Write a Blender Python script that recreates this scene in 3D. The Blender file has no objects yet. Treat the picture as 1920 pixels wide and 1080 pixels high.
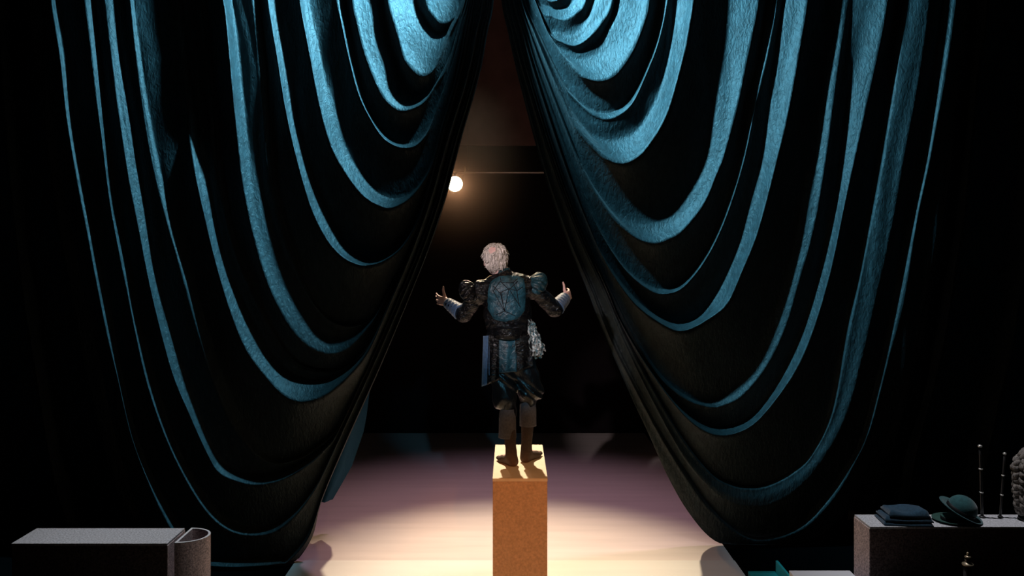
import bpy, bmesh, math, random
import numpy as np
from mathutils import Vector, Matrix
from mathutils.bvhtree import BVHTree

R = math.radians
S = bpy.context.scene
COL = S.collection
random.seed(5)
rng = np.random.default_rng(5)

# ------------------------------------------------------------------ camera, world, lights
F, CZ, HX, HY = 1500.0, 2.93, 960.0, 459.0
cd = bpy.data.cameras.new('camera'); cam = bpy.data.objects.new('camera', cd); COL.objects.link(cam)
cam.location = (0, 0, CZ); cam.rotation_euler = (R(90), 0, 0)
cd.sensor_width = 36; cd.lens = F / 1920 * 36; cd.shift_y = -(540 - HY) / 1920
cd.clip_start = .05; cd.clip_end = 100
S.camera = cam
S.view_settings.view_transform = 'Standard'; S.view_settings.look = 'None'
S.view_settings.gamma = 1; S.view_settings.exposure = 0; S.view_settings.use_curve_mapping = False
w = bpy.data.worlds.new('world'); S.world = w; w.use_nodes = True
w.node_tree.nodes['Background'].inputs[0].default_value = (.3, .45, .6, 1)
w.node_tree.nodes['Background'].inputs[1].default_value = .0012


def spot(name, loc, target, energy, color, cone, blend=.8, size=.12):
    l = bpy.data.lights.new(name, 'SPOT'); o = bpy.data.objects.new(name, l); COL.objects.link(o)
    l.energy = energy; l.color = color; l.spot_size = R(cone); l.spot_blend = blend; l.shadow_soft_size = size
    o.location = loc
    o.rotation_euler = (Vector(target) - Vector(loc)).to_track_quat('-Z', 'Y').to_euler()
    return o


TEAL = (.22, .67, .92)
spot('right_curtain_light', (-.75, 6.62, 6.4), (2.68, 7.3, 4.34), 4000, TEAL, 72, .65, .06)
spot('left_curtain_light', (.15, 6.62, 6.6), (-2.87, 7.0, 3.98), 4700, TEAL, 66, .85, .06)
spot('floor_key_light', (-.5, 11.2, 6.6), (.05, 6.7, .3), 4100, (1, .79, .54), 40, 1, .08)
spot('lavender_wash_light', (.6, 8.3, 7.5), (.1, 8.1, 0), 480, (.95, .56, .82), 52, 1, .15)
spot('runway_light', (1.9, 3.3, 7.6), (.0, 6.6, .3), 190, (1, .60, .25), 36, 1, .05)
spot('pedestal_amber_light', (.7, 1.0, 3.2), (.0, 6.0, .7), 420, (1, .32, .08), 15, .6, .05)
spot('back_teal_light', (.7, 1.2, 3.7), (-.02, 6.3, 2.15), 260, (.14, .60, .9), 12, .7, .05)
spot('left_box_light', (-1.6, 5.5, 6.5), (-2.6, 5.6, .9), 540, (.95, .96, 1.0), 30, 1, .05)
spot('figure_white_light', (-1.6, 1.6, 4.1), (-.03, 6.3, 2.5), 680, (1, .80, .80), 13, .6, .05)
spot('runway_edge_fill', (1.2, 3.2, 7.5), (1.72, 6.9, 0), 300, (.92, .88, 1.0), 17, 1, .05)  # fill added to lift the shadowed runway corner
spot('right_box_light', (2.2, 6.15, 6.5), (3.2, 5.85, .9), 640, (.96, .95, 1.0), 30, 1, .05)


# ------------------------------------------------------------------ helpers
def P(px, py, d):
    return Vector(((px - HX) / F * d, d, CZ - (py - HY) / F * d))


def tag(o, label=None, cat=None, group=None, kind=None):
    if label: o['label'] = label
    if cat: o['category'] = cat
    if group: o['group'] = group
    if kind: o['kind'] = kind
    return o


def empty(name, loc, label, cat, group=None, rz=0):
    o = bpy.data.objects.new(name, None); COL.objects.link(o)
    o.location = loc; o.rotation_euler = (0, 0, rz); o.empty_display_size = .1
    return tag(o, label, cat, group)


def link(name, me, mat=None, parent=None, smooth=True):
    o = bpy.data.objects.new(name, me); COL.objects.link(o)
    if mat:
        for m in (mat if isinstance(mat, (list, tuple)) else [mat]): me.materials.append(m)
    if smooth: me.shade_smooth()
    else: me.shade_flat()
    if parent:
        o.parent = parent
        bpy.context.view_layer.update()
        o.matrix_parent_inverse = parent.matrix_world.inverted()
    return o


def from_bm(name, bm, mat, parent=None, smooth=False):
    me = bpy.data.meshes.new(name); bmesh.ops.recalc_face_normals(bm, faces=bm.faces)
    bm.to_mesh(me); bm.free()
    return link(name, me, mat, parent, smooth)


def from_np(name, v, f, mat, parent=None, smooth=True):
    me = bpy.data.meshes.new(name)
    me.vertices.add(len(v)); me.vertices.foreach_set('co', np.asarray(v, np.float32).ravel())
    f = np.asarray(f, np.int32); n = f.shape[1]
    me.loops.add(f.size); me.loops.foreach_set('vertex_index', f.ravel())
    me.polygons.add(len(f)); me.polygons.foreach_set('loop_start', np.arange(0, f.size, n, dtype=np.int32))
    me.update(calc_edges=True); me.validate()
    return link(name, me, mat, parent, smooth)


def box(bm, x0, x1, y0, y1, z0, z1, bev=0.0, seg=2):
    r = bmesh.ops.create_cube(bm, size=1)
    vs = r['verts']
    for v in vs:
        v.co = Vector((x0 if v.co.x < 0 else x1, y0 if v.co.y < 0 else y1, z0 if v.co.z < 0 else z1))
    if bev:
        es = list({e for v in vs for e in v.link_edges})
        bmesh.ops.bevel(bm, geom=es, offset=bev, segments=seg, affect='EDGES', profile=.6)
    return vs


def lathe(bm, prof, c=(0, 0, 0), n=32, sx=1, sy=1, M=None):
    rings = []
    for r, z in prof:
        ring = []
        for i in range(n):
            a = 2 * math.pi * i / n
            p = Vector((r * sx * math.cos(a), r * sy * math.sin(a), z))
            if M: p = M @ p
            ring.append(bm.verts.new(p + Vector(c)))
        rings.append(ring)
    for a, b in zip(rings, rings[1:]):
        for i in range(n):
            bm.faces.new((a[i], a[(i + 1) % n], b[(i + 1) % n], b[i]))
    if prof[0][0] > 1e-5: bm.faces.new(rings[0][::-1])
    if prof[-1][0] > 1e-5: bm.faces.new(rings[-1])
    return rings


def tube(bm, pts, r, n=8, r1=None):
    pts = [Vector(p) for p in pts]; rings = []
    for i, p in enumerate(pts):
        t = (pts[min(i + 1, len(pts) - 1)] - pts[max(i - 1, 0)]).normalized()
        u = t.cross(Vector((0, 0, 1)))
        if u.length < 1e-3: u = t.cross(Vector((1, 0, 0)))
        u.normalize(); v = t.cross(u)
        k = i / max(1, len(pts) - 1); rr = r if r1 is None else r + (r1 - r) * k
        rings.append([bm.verts.new(p + u * (rr * math.cos(2 * math.pi * j / n)) + v * (rr * math.sin(2 * math.pi * j / n))) for j in range(n)])
    for a, b in zip(rings, rings[1:]):
        for j in range(n): bm.faces.new((a[j], a[(j + 1) % n], b[(j + 1) % n], b[j]))
    bm.faces.new(rings[0][::-1]); bm.faces.new(rings[-1])


# ------------------------------------------------------------------ materials
def mat(name, base, rough=.6, spec=.4, sheen=0, metallic=0, noise=None, bump=None, coat=0):
    """noise=(scale, amount, stretch xyz)  bump=(scale, strength, dist, stretch xyz)"""
    m = bpy.data.materials.new(name); m.use_nodes = True
    nt = m.node_tree; b = nt.nodes['Principled BSDF']
    b.inputs['Base Color'].default_value = (*base, 1); b.inputs['Roughness'].default_value = rough
    b.inputs['Specular IOR Level'].default_value = spec; b.inputs['Metallic'].default_value = metallic
    b.inputs['Sheen Weight'].default_value = sheen; b.inputs['Coat Weight'].default_value = coat
    tc = nt.nodes.new('ShaderNodeTexCoord')

    def nz(scale, st, det=5, dist=0.):
        mp = nt.nodes.new('ShaderNodeMapping'); mp.inputs['Scale'].default_value = st
        n = nt.nodes.new('ShaderNodeTexNoise'); n.inputs['Scale'].default_value = scale
        n.inputs['Detail'].default_value = det; n.inputs['Distortion'].default_value = dist
        nt.links.new(tc.outputs['Object'], mp.inputs[0]); nt.links.new(mp.outputs[0], n.inputs['Vector'])
        return n
    if noise:
        n = nz(noise[0], noise[2] if len(noise) > 2 else (1, 1, 1))
        cr = nt.nodes.new('ShaderNodeValToRGB')
        cr.color_ramp.elements[0].position = .3; cr.color_ramp.elements[1].position = .7
        lo = [max(0, c * (1 - noise[1])) for c in base]; hi = [min(1, c * (1 + noise[1])) for c in base]
        cr.color_ramp.elements[0].color = (*lo, 1); cr.color_ramp.elements[1].color = (*hi, 1)
        nt.links.new(n.outputs[0], cr.inputs[0]); nt.links.new(cr.outputs[0], b.inputs['Base Color'])
    if bump:
        n = nz(bump[0], bump[3] if len(bump) > 3 else (1, 1, 1), 6, .6)
        bp = nt.nodes.new('ShaderNodeBump'); bp.inputs['Strength'].default_value = bump[1]; bp.inputs['Distance'].default_value = bump[2]
        nt.links.new(n.outputs[0], bp.inputs['Height']); nt.links.new(bp.outputs[0], b.inputs['Normal'])
    return m


M_curtain = mat('curtain_velvet', (.0120, .0205, .0228), .55, .22, .06, noise=(14, .4, (1.5, 1, .7)), bump=(26, .55, .020, (1.6, 1, .7)))
M_tail = mat('lining_cloth', (.010, .05, .10), .7, .1, .0, bump=(9, .3, .02))
M_floor = mat('stage_floor_paint', (.66, .60, .58),   .62, .3, noise=(2.2, .06, (.35, 4, 1)), bump=(30, .12, .004, (.2, 3, 1)))
M_runway = mat('runway_paint', (.74, .73, .70), .6, .3, noise=(1.6, .04, (.5, 3, 1)))
M_black = mat('black_backdrop_cloth', (.010, .008, .009), .95, .05)
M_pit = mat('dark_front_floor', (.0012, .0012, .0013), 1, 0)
M_border = mat('dark_red_border_cloth', (.16, .085, .08), .95, .05, noise=(3, .2))
M_ped = mat('pedestal_board', (.62, .42, .27), .75, .2, noise=(60, .16), bump=(120, .35, .004))
M_pedtop = mat('pedestal_top_board', (.80, .70, .56), .7, .2, noise=(14, .06))
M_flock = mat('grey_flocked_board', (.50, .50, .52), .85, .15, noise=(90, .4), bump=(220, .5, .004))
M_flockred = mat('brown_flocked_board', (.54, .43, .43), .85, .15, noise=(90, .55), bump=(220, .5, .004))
M_flockshade = mat('shaded_flocked_board', (.17, .125, .12), .85, .15, noise=(90, .6), bump=(220, .5, .004))  # darkened copy: the shade on the box fronts is put into the colour
M_white = mat('white_paint', (.72, .72, .74), .6, .3)
M_tealp = mat('teal_paint', (.02, .30, .29), .5, .4, noise=(12, .1))
M_skin = mat('skin', (.78, .52, .48), .5, .35, noise=(40, .08))
M_hair = mat('white_hair', (.66, .62, .58), .6, .3, noise=(120, .35, (1, 1, .25)), bump=(140, .8, .006, (1, 1, .2)))
M_leather = mat('black_leather', (.004, .0036, .004), .22, .30, bump=(24, .75, .03, (1, 1, 1.5)))
M_satin = mat('teal_satin', (.012, .046, .060), .36, .35, 0, noise=(26, .6), bump=(34, .6, .016))
M_cuff = mat('blue_velvet_cuff', (.045, .10, .19), .55, .4, .3, noise=(40, .3), bump=(45, .5, .01))
M_cord = mat('black_cord', (.006, .006, .007), .6, .2)
M_breech = mat('black_satin_breeches', (.010, .008, .008), .34, .5, bump=(18, .55, .02, (1, 1, .6)))
M_gaiter = mat('grey_gaiter_cloth', (.19, .17, .19), .8, .2, noise=(60, .2))
M_sock = mat('brown_stocking', (.115, .08, .068), .8, .15, noise=(60, .15))
M_lace = mat('silver_lace', (.75, .62, .48), .34, .5, metallic=.3, noise=(38, .97), bump=(50, .9, .02))
M_navy = mat('navy_wool', (.018, .052, .085), .85, .1, .3, noise=(70, .3), bump=(60, .4, .006))
M_felt = mat('dark_green_felt', (.020, .085, .092), .8, .15, .3, noise=(50, .2), bump=(90, .3, .004))
M_felt2 = mat('deep_green_felt', (.012, .062, .048), .8, .15, .3, noise=(50, .2))
M_stick = mat('dark_lacquer', (.03, .028, .028), .35, .5)
M_silver = mat('pale_metal', (.75, .72, .68), .35, .5, metallic=.6)
M_wool = mat('grey_brown_wool', (.20, .178, .16), .75, .25, noise=(55, .5), bump=(90, .8, .008, (1, 1, .4)))
M_metal = mat('black_metal', (.03, .028, .027), .45, .5, metallic=.4)
M_pipe = mat('aluminium_pipe', (.45, .36, .33), .4, .5, metallic=.5)
M_brass = mat('aged_brass', (.45, .36, .24), .4, .5, metallic=.7)
M_lens = bpy.data.materials.new('lit_lamp_lens'); M_lens.use_nodes = True
_b = M_lens.node_tree.nodes['Principled BSDF']
_b.inputs['Base Color'].default_value = (1, .9, .75, 1)
_b.inputs['Emission Color'].default_value = (1, .80, .52, 1); _b.inputs['Emission Strength'].default_value = 14


# ------------------------------------------------------------------ setting
def slab(name, x0, x1, y0, y1, z0, z1, m):
    bm = bmesh.new(); box(bm, x0, x1, y0, y1, z0, z1)
    return tag(from_bm(name, bm, m), kind='structure')


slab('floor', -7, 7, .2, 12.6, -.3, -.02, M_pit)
slab('floor_stage', -2.3, 2.06, 7.401, 12.45, -.0195, 0, M_floor)
slab('wall_back', -7, 7, 12.5, 12.7, 0, 9, M_black)
slab('wall_left', -7.2, -7, .2, 12.7, -.3, 9, M_black)
slab('wall_right', 7, 7.2, .2, 12.7, -.3, 9, M_black)
slab('ceiling', -7, 7, .2, 12.7, 9, 9.2, M_black)
slab('trim_1', -4.5, 4.5, 11.9, 12.0, P(0, 272, 11.9).z, P(0, -40, 11.9).z, M_border)

slab('light_block_border', -6, 6, 6.48, 6.53, 5.0, 9, M_black)  # unseen border cloth, added to keep the teal light off the props

bm = bmesh.new(); box(bm, -2.0, 2.06, 2.6, 7.40, -.019, .012, .004)
tag(from_bm('runway', bm, M_runway), 'wide white painted runway board on the floor under the tall pedestal', 'platform')

# ------------------------------------------------------------------ curtains
def cr_resample(pts, n):
    p = np.asarray(pts, float)
    q = np.vstack([2 * p[0] - p[1], p, 2 * p[-1] - p[-2]])
    out = []
    for i in range(1, len(q) - 2):
        t = np.linspace(0, 1, 24, endpoint=False)[:, None]
        a, b, c, d = q[i - 1], q[i], q[i + 1], q[i + 2]
        out.append(.5 * (2 * b + (c - a) * t + (2 * a - 5 * b + 4 * c - d) * t ** 2 + (3 * b - a - 3 * c + d) * t ** 3))
    out.append(p[-1:]); out = np.vstack(out)
    L = np.concatenate([[0], np.cumsum(np.linalg.norm(np.diff(out, axis=0), axis=1))])
    s = np.linspace(0, L[-1], n)
    return np.stack([np.interp(s, L, out[:, k]) for k in range(2)], 1)


def loft(keys, kinds, D, per, nin, nout, amp=.24, cap=.22, split=True, y0=0., fades=None):
    """keys: polylines (image-plane metres set at distance D); kinds: depth fraction of each key"""
    C = []
    for k in keys:
        k = np.asarray(k, float)
        if split:
            i = int(np.argmax(k[:, 1]))
            full = cr_resample(k, 600); i = int(np.argmax(full[:, 1]))
            A = full[:i + 1]; B = full[i:]
            def rs(q, n):
                L = np.concatenate([[0], np.cumsum(np.linalg.norm(np.diff(q, axis=0), axis=1))])
                s = np.linspace(0, L[-1], n)
                return np.stack([np.interp(s, L, q[:, j]) for j in range(2)], 1)
            C.append(np.vstack([rs(A, nin)[:-1], rs(B, nout)]))
        else:
            C.append(cr_resample(k, nout))
    C = np.array(C)                                             # K, V, 2
    K, V = C.shape[:2]
    fr = np.array(kinds, float)
    valley = [i for i in range(K) if fr[i] == 0]
    Amp = np.zeros((K, V))
    for i in range(K):
        if fr[i] == 0: continue
        a = max([j for j in valley if j < i], default=0); b = min([j for j in valley if j > i], default=K - 1)
        per_ = np.linalg.norm(C[b] - C[a], axis=1) / F * D
        Amp[i] = fr[i] * np.minimum(cap, amp * per_)
    if split: Amp *= 1 + .9 * np.clip(1.4 - np.arange(V) / nin * 2, 0, 1)[None]
    for i, fd in (fades or {}).items():
        q = np.clip((C[i][:, 1] - fd[0]) / (fd[1] - fd[0]), 0, 1); q[:nin] = 1; g_ = fd[2] if len(fd) > 2 else .06; Amp[i] *= g_ + (1 - g_) * q * q * (3 - 2 * q)
    pos, dep = [], []
    for i in range(K - 1):
        p0, p1, p2, p3 = C[max(i - 1, 0)], C[i], C[i + 1], C[min(i + 2, K - 1)]
        m1 = (p2 - p0) * .5; m2 = (p3 - p1) * .5
        g = p2 - p1; gl = np.linalg.norm(g, axis=1, keepdims=True)  # limit tangents: no overshoot
        for m in (m1, m2):
            ml = np.linalg.norm(m, axis=1, keepdims=True) + 1e-9
            m *= np.minimum(1, 1.1 * gl / ml)
        for t in np.linspace(0, 1, per, endpoint=(i == K - 2)):
            h = (2 * t ** 3 - 3 * t ** 2 + 1) * p1 + (t ** 3 - 2 * t ** 2 + t) * m1 + (3 * t ** 2 - 2 * t ** 3) * p2 + (t ** 3 - t ** 2) * m2
            if fr[i + 1] > fr[i]: wgt = .5 * (1 - math.cos(t * math.pi / 2)) + .5 * t if fr[i] == 0 else t
            else: wgt = 1 - (1 - t) ** 1.7
            pos.append(h); dep.append(Amp[i] * (1 - wgt) + Amp[i + 1] * wgt)
    pos = np.array(pos); dep = np.array(dep)                    # S, V
    Sn = len(pos)
    d = D - dep - y0
    X = (pos[..., 0] - HX) / F * d; Z = CZ - (pos[..., 1] - HY) / F * d
    # small irregular crumple of the cloth
    ss = np.arange(Sn)[:, None] / per; vv = np.arange(V)[None] / V
    d = d + .005 * np.sin(ss * 7.1 + 9 * vv + 2 * np.sin(vv * 21)) + .0018 * np.sin(vv * 63 + ss * 3.3)
    under = np.clip(.006 - Z, 0, None); d = d - .55 * under + .0; Z = np.maximum(Z, .006 + .02 * np.abs(np.sin(ss * 4 + vv * 3)) * (under > 0))
    v = np.stack([X, d, Z], -1).reshape(-1, 3)
    a = (np.arange(Sn - 1)[:, None] * V + np.arange(V - 1)[None]).ravel()
    f = np.stack([a, a + 1, a + V + 1, a + V], 1)
    return v, f


def with_gather(H, sign, rows, apex_y, apexw, w0):
    """rows: (join+bottom+limb points, fraction). builds the bundled inner limb from the tie point down to the join."""
    H = np.array(H, float); n = len(rows); out = []
    for k, (pts, fr, *_) in enumerate(rows):
        q = (n - 1 - k) / (n - 1)
        jx, jy = pts[0]
        ys = [apex_y, apex_y * .5]
        offj = abs(jx - np.interp(jy, H[:, 1], H[:, 0]))
        path = []
        if jy > 30:
            ys += list(np.arange(0, jy - 45, 60))
        for y in ys:
            hx = np.interp(y, H[:, 1], H[:, 0])
            o0 = q * w0
            if y < 0: off = q * apexw + (o0 - q * apexw) * (1 - y / apex_y)
            else: off = o0 + (offj - o0) * (y / max(jy, 1))
            path.append((hx + sign * off, y))
        if jy <= 30:
            path = [p for p in path if p[1] < jy - 40]
            if not path: path = [(np.interp(jy - 60, H[:, 1], H[:, 0]) + sign * offj * .5, jy - 60)]
        out.append(path + list(pts))
    return out


# right curtain : (points from the gather round the swag bottom and up the outer limb, depth fraction)
HR = [(925, -300), (930, -130), (940, 0), (960, 100), (990, 220), (1020, 330), (1060, 450), (1100, 545), (1135, 640), (1170, 710), (1210, 800), (1250, 890), (1290, 960), (1340, 1012)]
T = -400
RR = [
 ([(965, -200), (985, -165), (1000, -240), (1006, T)], 0),
 ([(975, -140), (1010, -88), (1040, -180), (1050, T)], 1),
 ([(985, -70), (1020, -28), (1055, -120), (1068, T)], 0),
 ([(995, -45), (1035, 3), (1062, -60), (1082, T)], 1),
 ([(1003, -10), (1028, 12), (1052, 17), (1075, 0), (1095, -80), (1106, T)], 0),
 ([(1010, 10), (1035, 30), (1060, 36), (1082, 22), (1098, 0), (1114, -90), (1124, T)], 1),
 ([(1020, 42), (1045, 62), (1068, 68), (1090, 55), (1106, 25), (1114, 0), (1128, -100), (1138, T)], 0),
 ([(1030, 62), (1055, 79), (1080, 85), (1105, 70), (1128, 42), (1148, 0), (1160, -110), (1168, T)], 1),
 ([(1036, 78), (1058, 100), (1080, 110), (1104, 104), (1125, 90), (1142, 50), (1156, 0), (1168, -120), (1176, T)], 0),
 ([(1014, 28), (1039, 80), (1075, 128), (1098, 146), (1123, 152), (1146, 146), (1164, 130), (1184, 100), (1198, 69), (1212, 28), (1217, 0), (1228, -120), (1236, T)], 1),
 ([(1050, 140), (1085, 188), (1112, 206), (1139, 211), (1168, 198), (1190, 168), (1210, 120), (1226, 70), (1237, 0), (1245, -120), (1252, T)], 0),
 ([(1056, 158), (1075, 183), (1098, 205), (1118, 217), (1139, 222), (1164, 213), (1188, 190), (1214, 134), (1236, 75), (1251, 0), (1259, -120), (1266, T)], 1),
 ([(1066, 190), (1085, 222), (1110, 252), (1137, 264), (1168, 260), (1198, 242), (1225, 195), (1240, 155), (1250, 117), (1263, 50), (1270, 0), (1280, -120), (1286, T)], 0),
 ([(1075, 230), (1094, 255), (1114, 275), (1138, 296), (1168, 306), (1196, 294), (1220, 267), (1247, 222), (1264, 172), (1280, 111), (1292, 50), (1300, 0), (1310, -120), (1316, T)], 1),
 ([(1084, 290), (1112, 345), (1150, 396), (1180, 413), (1206, 418), (1236, 412), (1262, 398), (1298, 352), (1322, 298), (1335, 220), (1349, 139), (1358, 60), (1365, 0), (1374, -120), (1380, T)], 0),
 ([(1088, 309), (1116, 360), (1153, 411), (1194, 446), (1227, 456), (1254, 448), (1280, 432), (1319, 383), (1343, 328), (1358, 290), (1382, 199), (1405, 93), (1423, 0), (1436, -120), (1444, T)], 1),
 ([(1100, 370), (1130, 435), (1170, 495), (1215, 532), (1248, 540), (1282, 525), (1322, 470), (1356, 395), (1385, 300), (1405, 190), (1424, 100), (1440, 0), (1452, -120), (1460, T)], 0),
 ([(1104, 390), (1134, 450), (1174, 508), (1218, 544), (1250, 551), (1284, 536), (1326, 482), (1362, 405), (1395, 300), (1420, 180), (1440, 95), (1457, 0), (1466, -120), (1472, T)], 1),
 ([(1118, 455), (1157, 517), (1199, 566), (1240, 596), (1276, 606), (1312, 592), (1344, 548), (1374, 482), (1398, 410), (1428, 287), (1451, 148), (1470, 0), (1480, -120), (1488, T)], 0),
 ([(1125, 471), (1157, 527), (1199, 578), (1255, 615), (1287, 619), (1324, 601), (1364, 569), (1393, 505), (1422, 431), (1453, 315), (1476, 218), (1499, 93), (1513, 0), (1524, -120), (1532, T)], 1),
 ([(1140, 530), (1171, 592), (1199, 642), (1241, 702), (1285, 740), (1324, 754), (1354, 738), (1393, 705), (1430, 638), (1458, 564), (1486, 462), (1512, 330), (1532, 200), (1547, 100), (1558, 0), (1566, -120), (1572, T)], 0),
 ([(1143, 541), (1171, 601), (1199, 652), (1241, 712), (1287, 749), (1333, 763), (1360, 758), (1393, 740), (1435, 689), (1472, 615), (1500, 522), (1523, 439), (1548, 300), (1564, 180), (1577, 80), (1585, 0), (1594, -120), (1600, T)], 1, (-50, 230)),
 ([(1158, 590), (1205, 672), (1262, 750), (1310, 790), (1352, 802), (1400, 785), (1440, 742), (1480, 670), (1512, 590), (1540, 490), (1562, 380), (1584, 220), (1602, 90), (1612, 0), (1622, -120), (1628, T)], 0),
 ([(1162, 600), (1210, 682), (1268, 762), (1314, 804), (1358, 816), (1406, 800), (1446, 760), (1490, 696), (1526, 615), (1556, 512), (1582, 392), (1620, 220), (1648, 90), (1664, 0), (1676, -120), (1684, T)], 1),
 ([(1166, 612), (1218, 712), (1275, 812), (1330, 880), (1370, 902), (1402, 908), (1438, 903), (1482, 880), (1518, 844), (1556, 762), (1584, 612), (1605, 520), (1629, 400), (1647, 297), (1670, 150), (1693, 0), (1704, -120), (1710, T)], 0),
 ([(1168, 620), (1220, 722), (1278, 822), (1332, 890), (1370, 912), (1402, 918), (1438, 914), (1484, 892), (1524, 854), (1563, 770), (1592, 618), (1614, 522), (1638, 402), (1656, 301), (1680, 153), (1704, 0), (1714, -120), (1720, T)], .55),
 ([(1170, 640), (1224, 752), (1284, 860), (1336, 920), (1374, 944), (1410, 950), (1450, 944), (1500, 912), (1544, 862), (1586, 780), (1624, 640), (1652, 520), (1676, 400), (1697, 278), (1724, 139), (1743, 0), (1752, -120), (1758, T)], .75),
 ([(1178, 690), (1236, 800), (1298, 900), (1340, 958), (1384, 992), (1430, 1003), (1500, 978), (1556, 920), (1596, 855), (1616, 808), (1634, 740), (1656, 650), (1680, 537), (1707, 400), (1728, 296), (1746, 171), (1771, 0), (1780, -120), (1786, T)], 0),
 ([(1182, 712), (1240, 822), (1302, 920), (1342, 966), (1386, 1002), (1433, 1013), (1504, 990), (1562, 932), (1604, 866), (1628, 815), (1648, 745), (1672, 650), (1696, 540), (1722, 400), (1744, 296), (1766, 171), (1790, 0), (1798, -120), (1804, T)], .7),
 ([(1186, 750), (1212, 805), (1252, 893), (1292, 962), (1340, 1014), (1400, 1028), (1462, 1027), (1522, 1012), (1567, 982), (1598, 945), (1633, 875), (1662, 817), (1706, 687), (1742, 516), (1768, 347), (1790, 208), (1812, 0), (1822, -120), (1828, T)], 0),
]
keysR = with_gather(HR, 1, RR, -260, 14, 68)
vR, fR = loft(keysR, [r[1] for r in RR], 7.8, 9, 130, 230, fades={i: r[2] for i, r in enumerate(RR) if len(r) > 2})
# the part of the right curtain that hangs straight to the floor
side = [
 ([(1790, T), (1780, 0), (1758, 260), (1735, 480), (1700, 660), (1650, 810), (1600, 930), (1570, 1040)], 0),
 ([(1826, T), (1816, 0), (1792, 240), (1760, 470), (1722, 670), (1676, 840), (1636, 950), (1615, 1040)], .5),
 ([(1840, T), (1828, 0), (1808, 255), (1794, 394), (1774, 516), (1755, 636), (1732, 743), (1696, 863), (1665, 1040)], 0),
 ([(1868, T), (1852, 0), (1836, 116), (1822, 255), (1808, 394), (1790, 510), (1770, 636), (1746, 743), (1712, 880), (1690, 1040)], .8),
 ([(1925, T), (1915, 0), (1905, 250), (1888, 480), (1862, 640), (1834, 760), (1800, 900), (1780, 1040)], 0),
 ([(1975, T), (1960, 0), (1945, 250), (1925, 480), (1900, 640), (1872, 760), (1845, 900), (1830, 1040)], .8),
 ([(2040, T), (2020, 0), (2005, 250), (1985, 480), (1965, 760), (1940, 1040)], 0),
 ([(2090, T), (2070, 0), (2055, 250), (2035, 480), (2015, 760), (1995, 1040)], .8),
 ([(2160, T), (2140, 0), (2125, 480), (2105, 1040)], 0),
 ([(2210, T), (2190, 0), (2175, 480), (2155, 1040)], .8),
 ([(2290, T), (2280, 0), (2270, 480), (2260, 1040)], 0),
]
v2, f2 = loft([k for k, _ in side], [b for _, b in side], 7.8, 9, 0, 200, split=False, y0=-.95)
cr_ = from_np('stage_curtain', np.vstack([vR, v2]), np.vstack([fR, f2 + len(vR)]), M_curtain)
tag(cr_, 'right teal stage curtain drawn up in swags, behind the plinth with hats', 'curtain')

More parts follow.
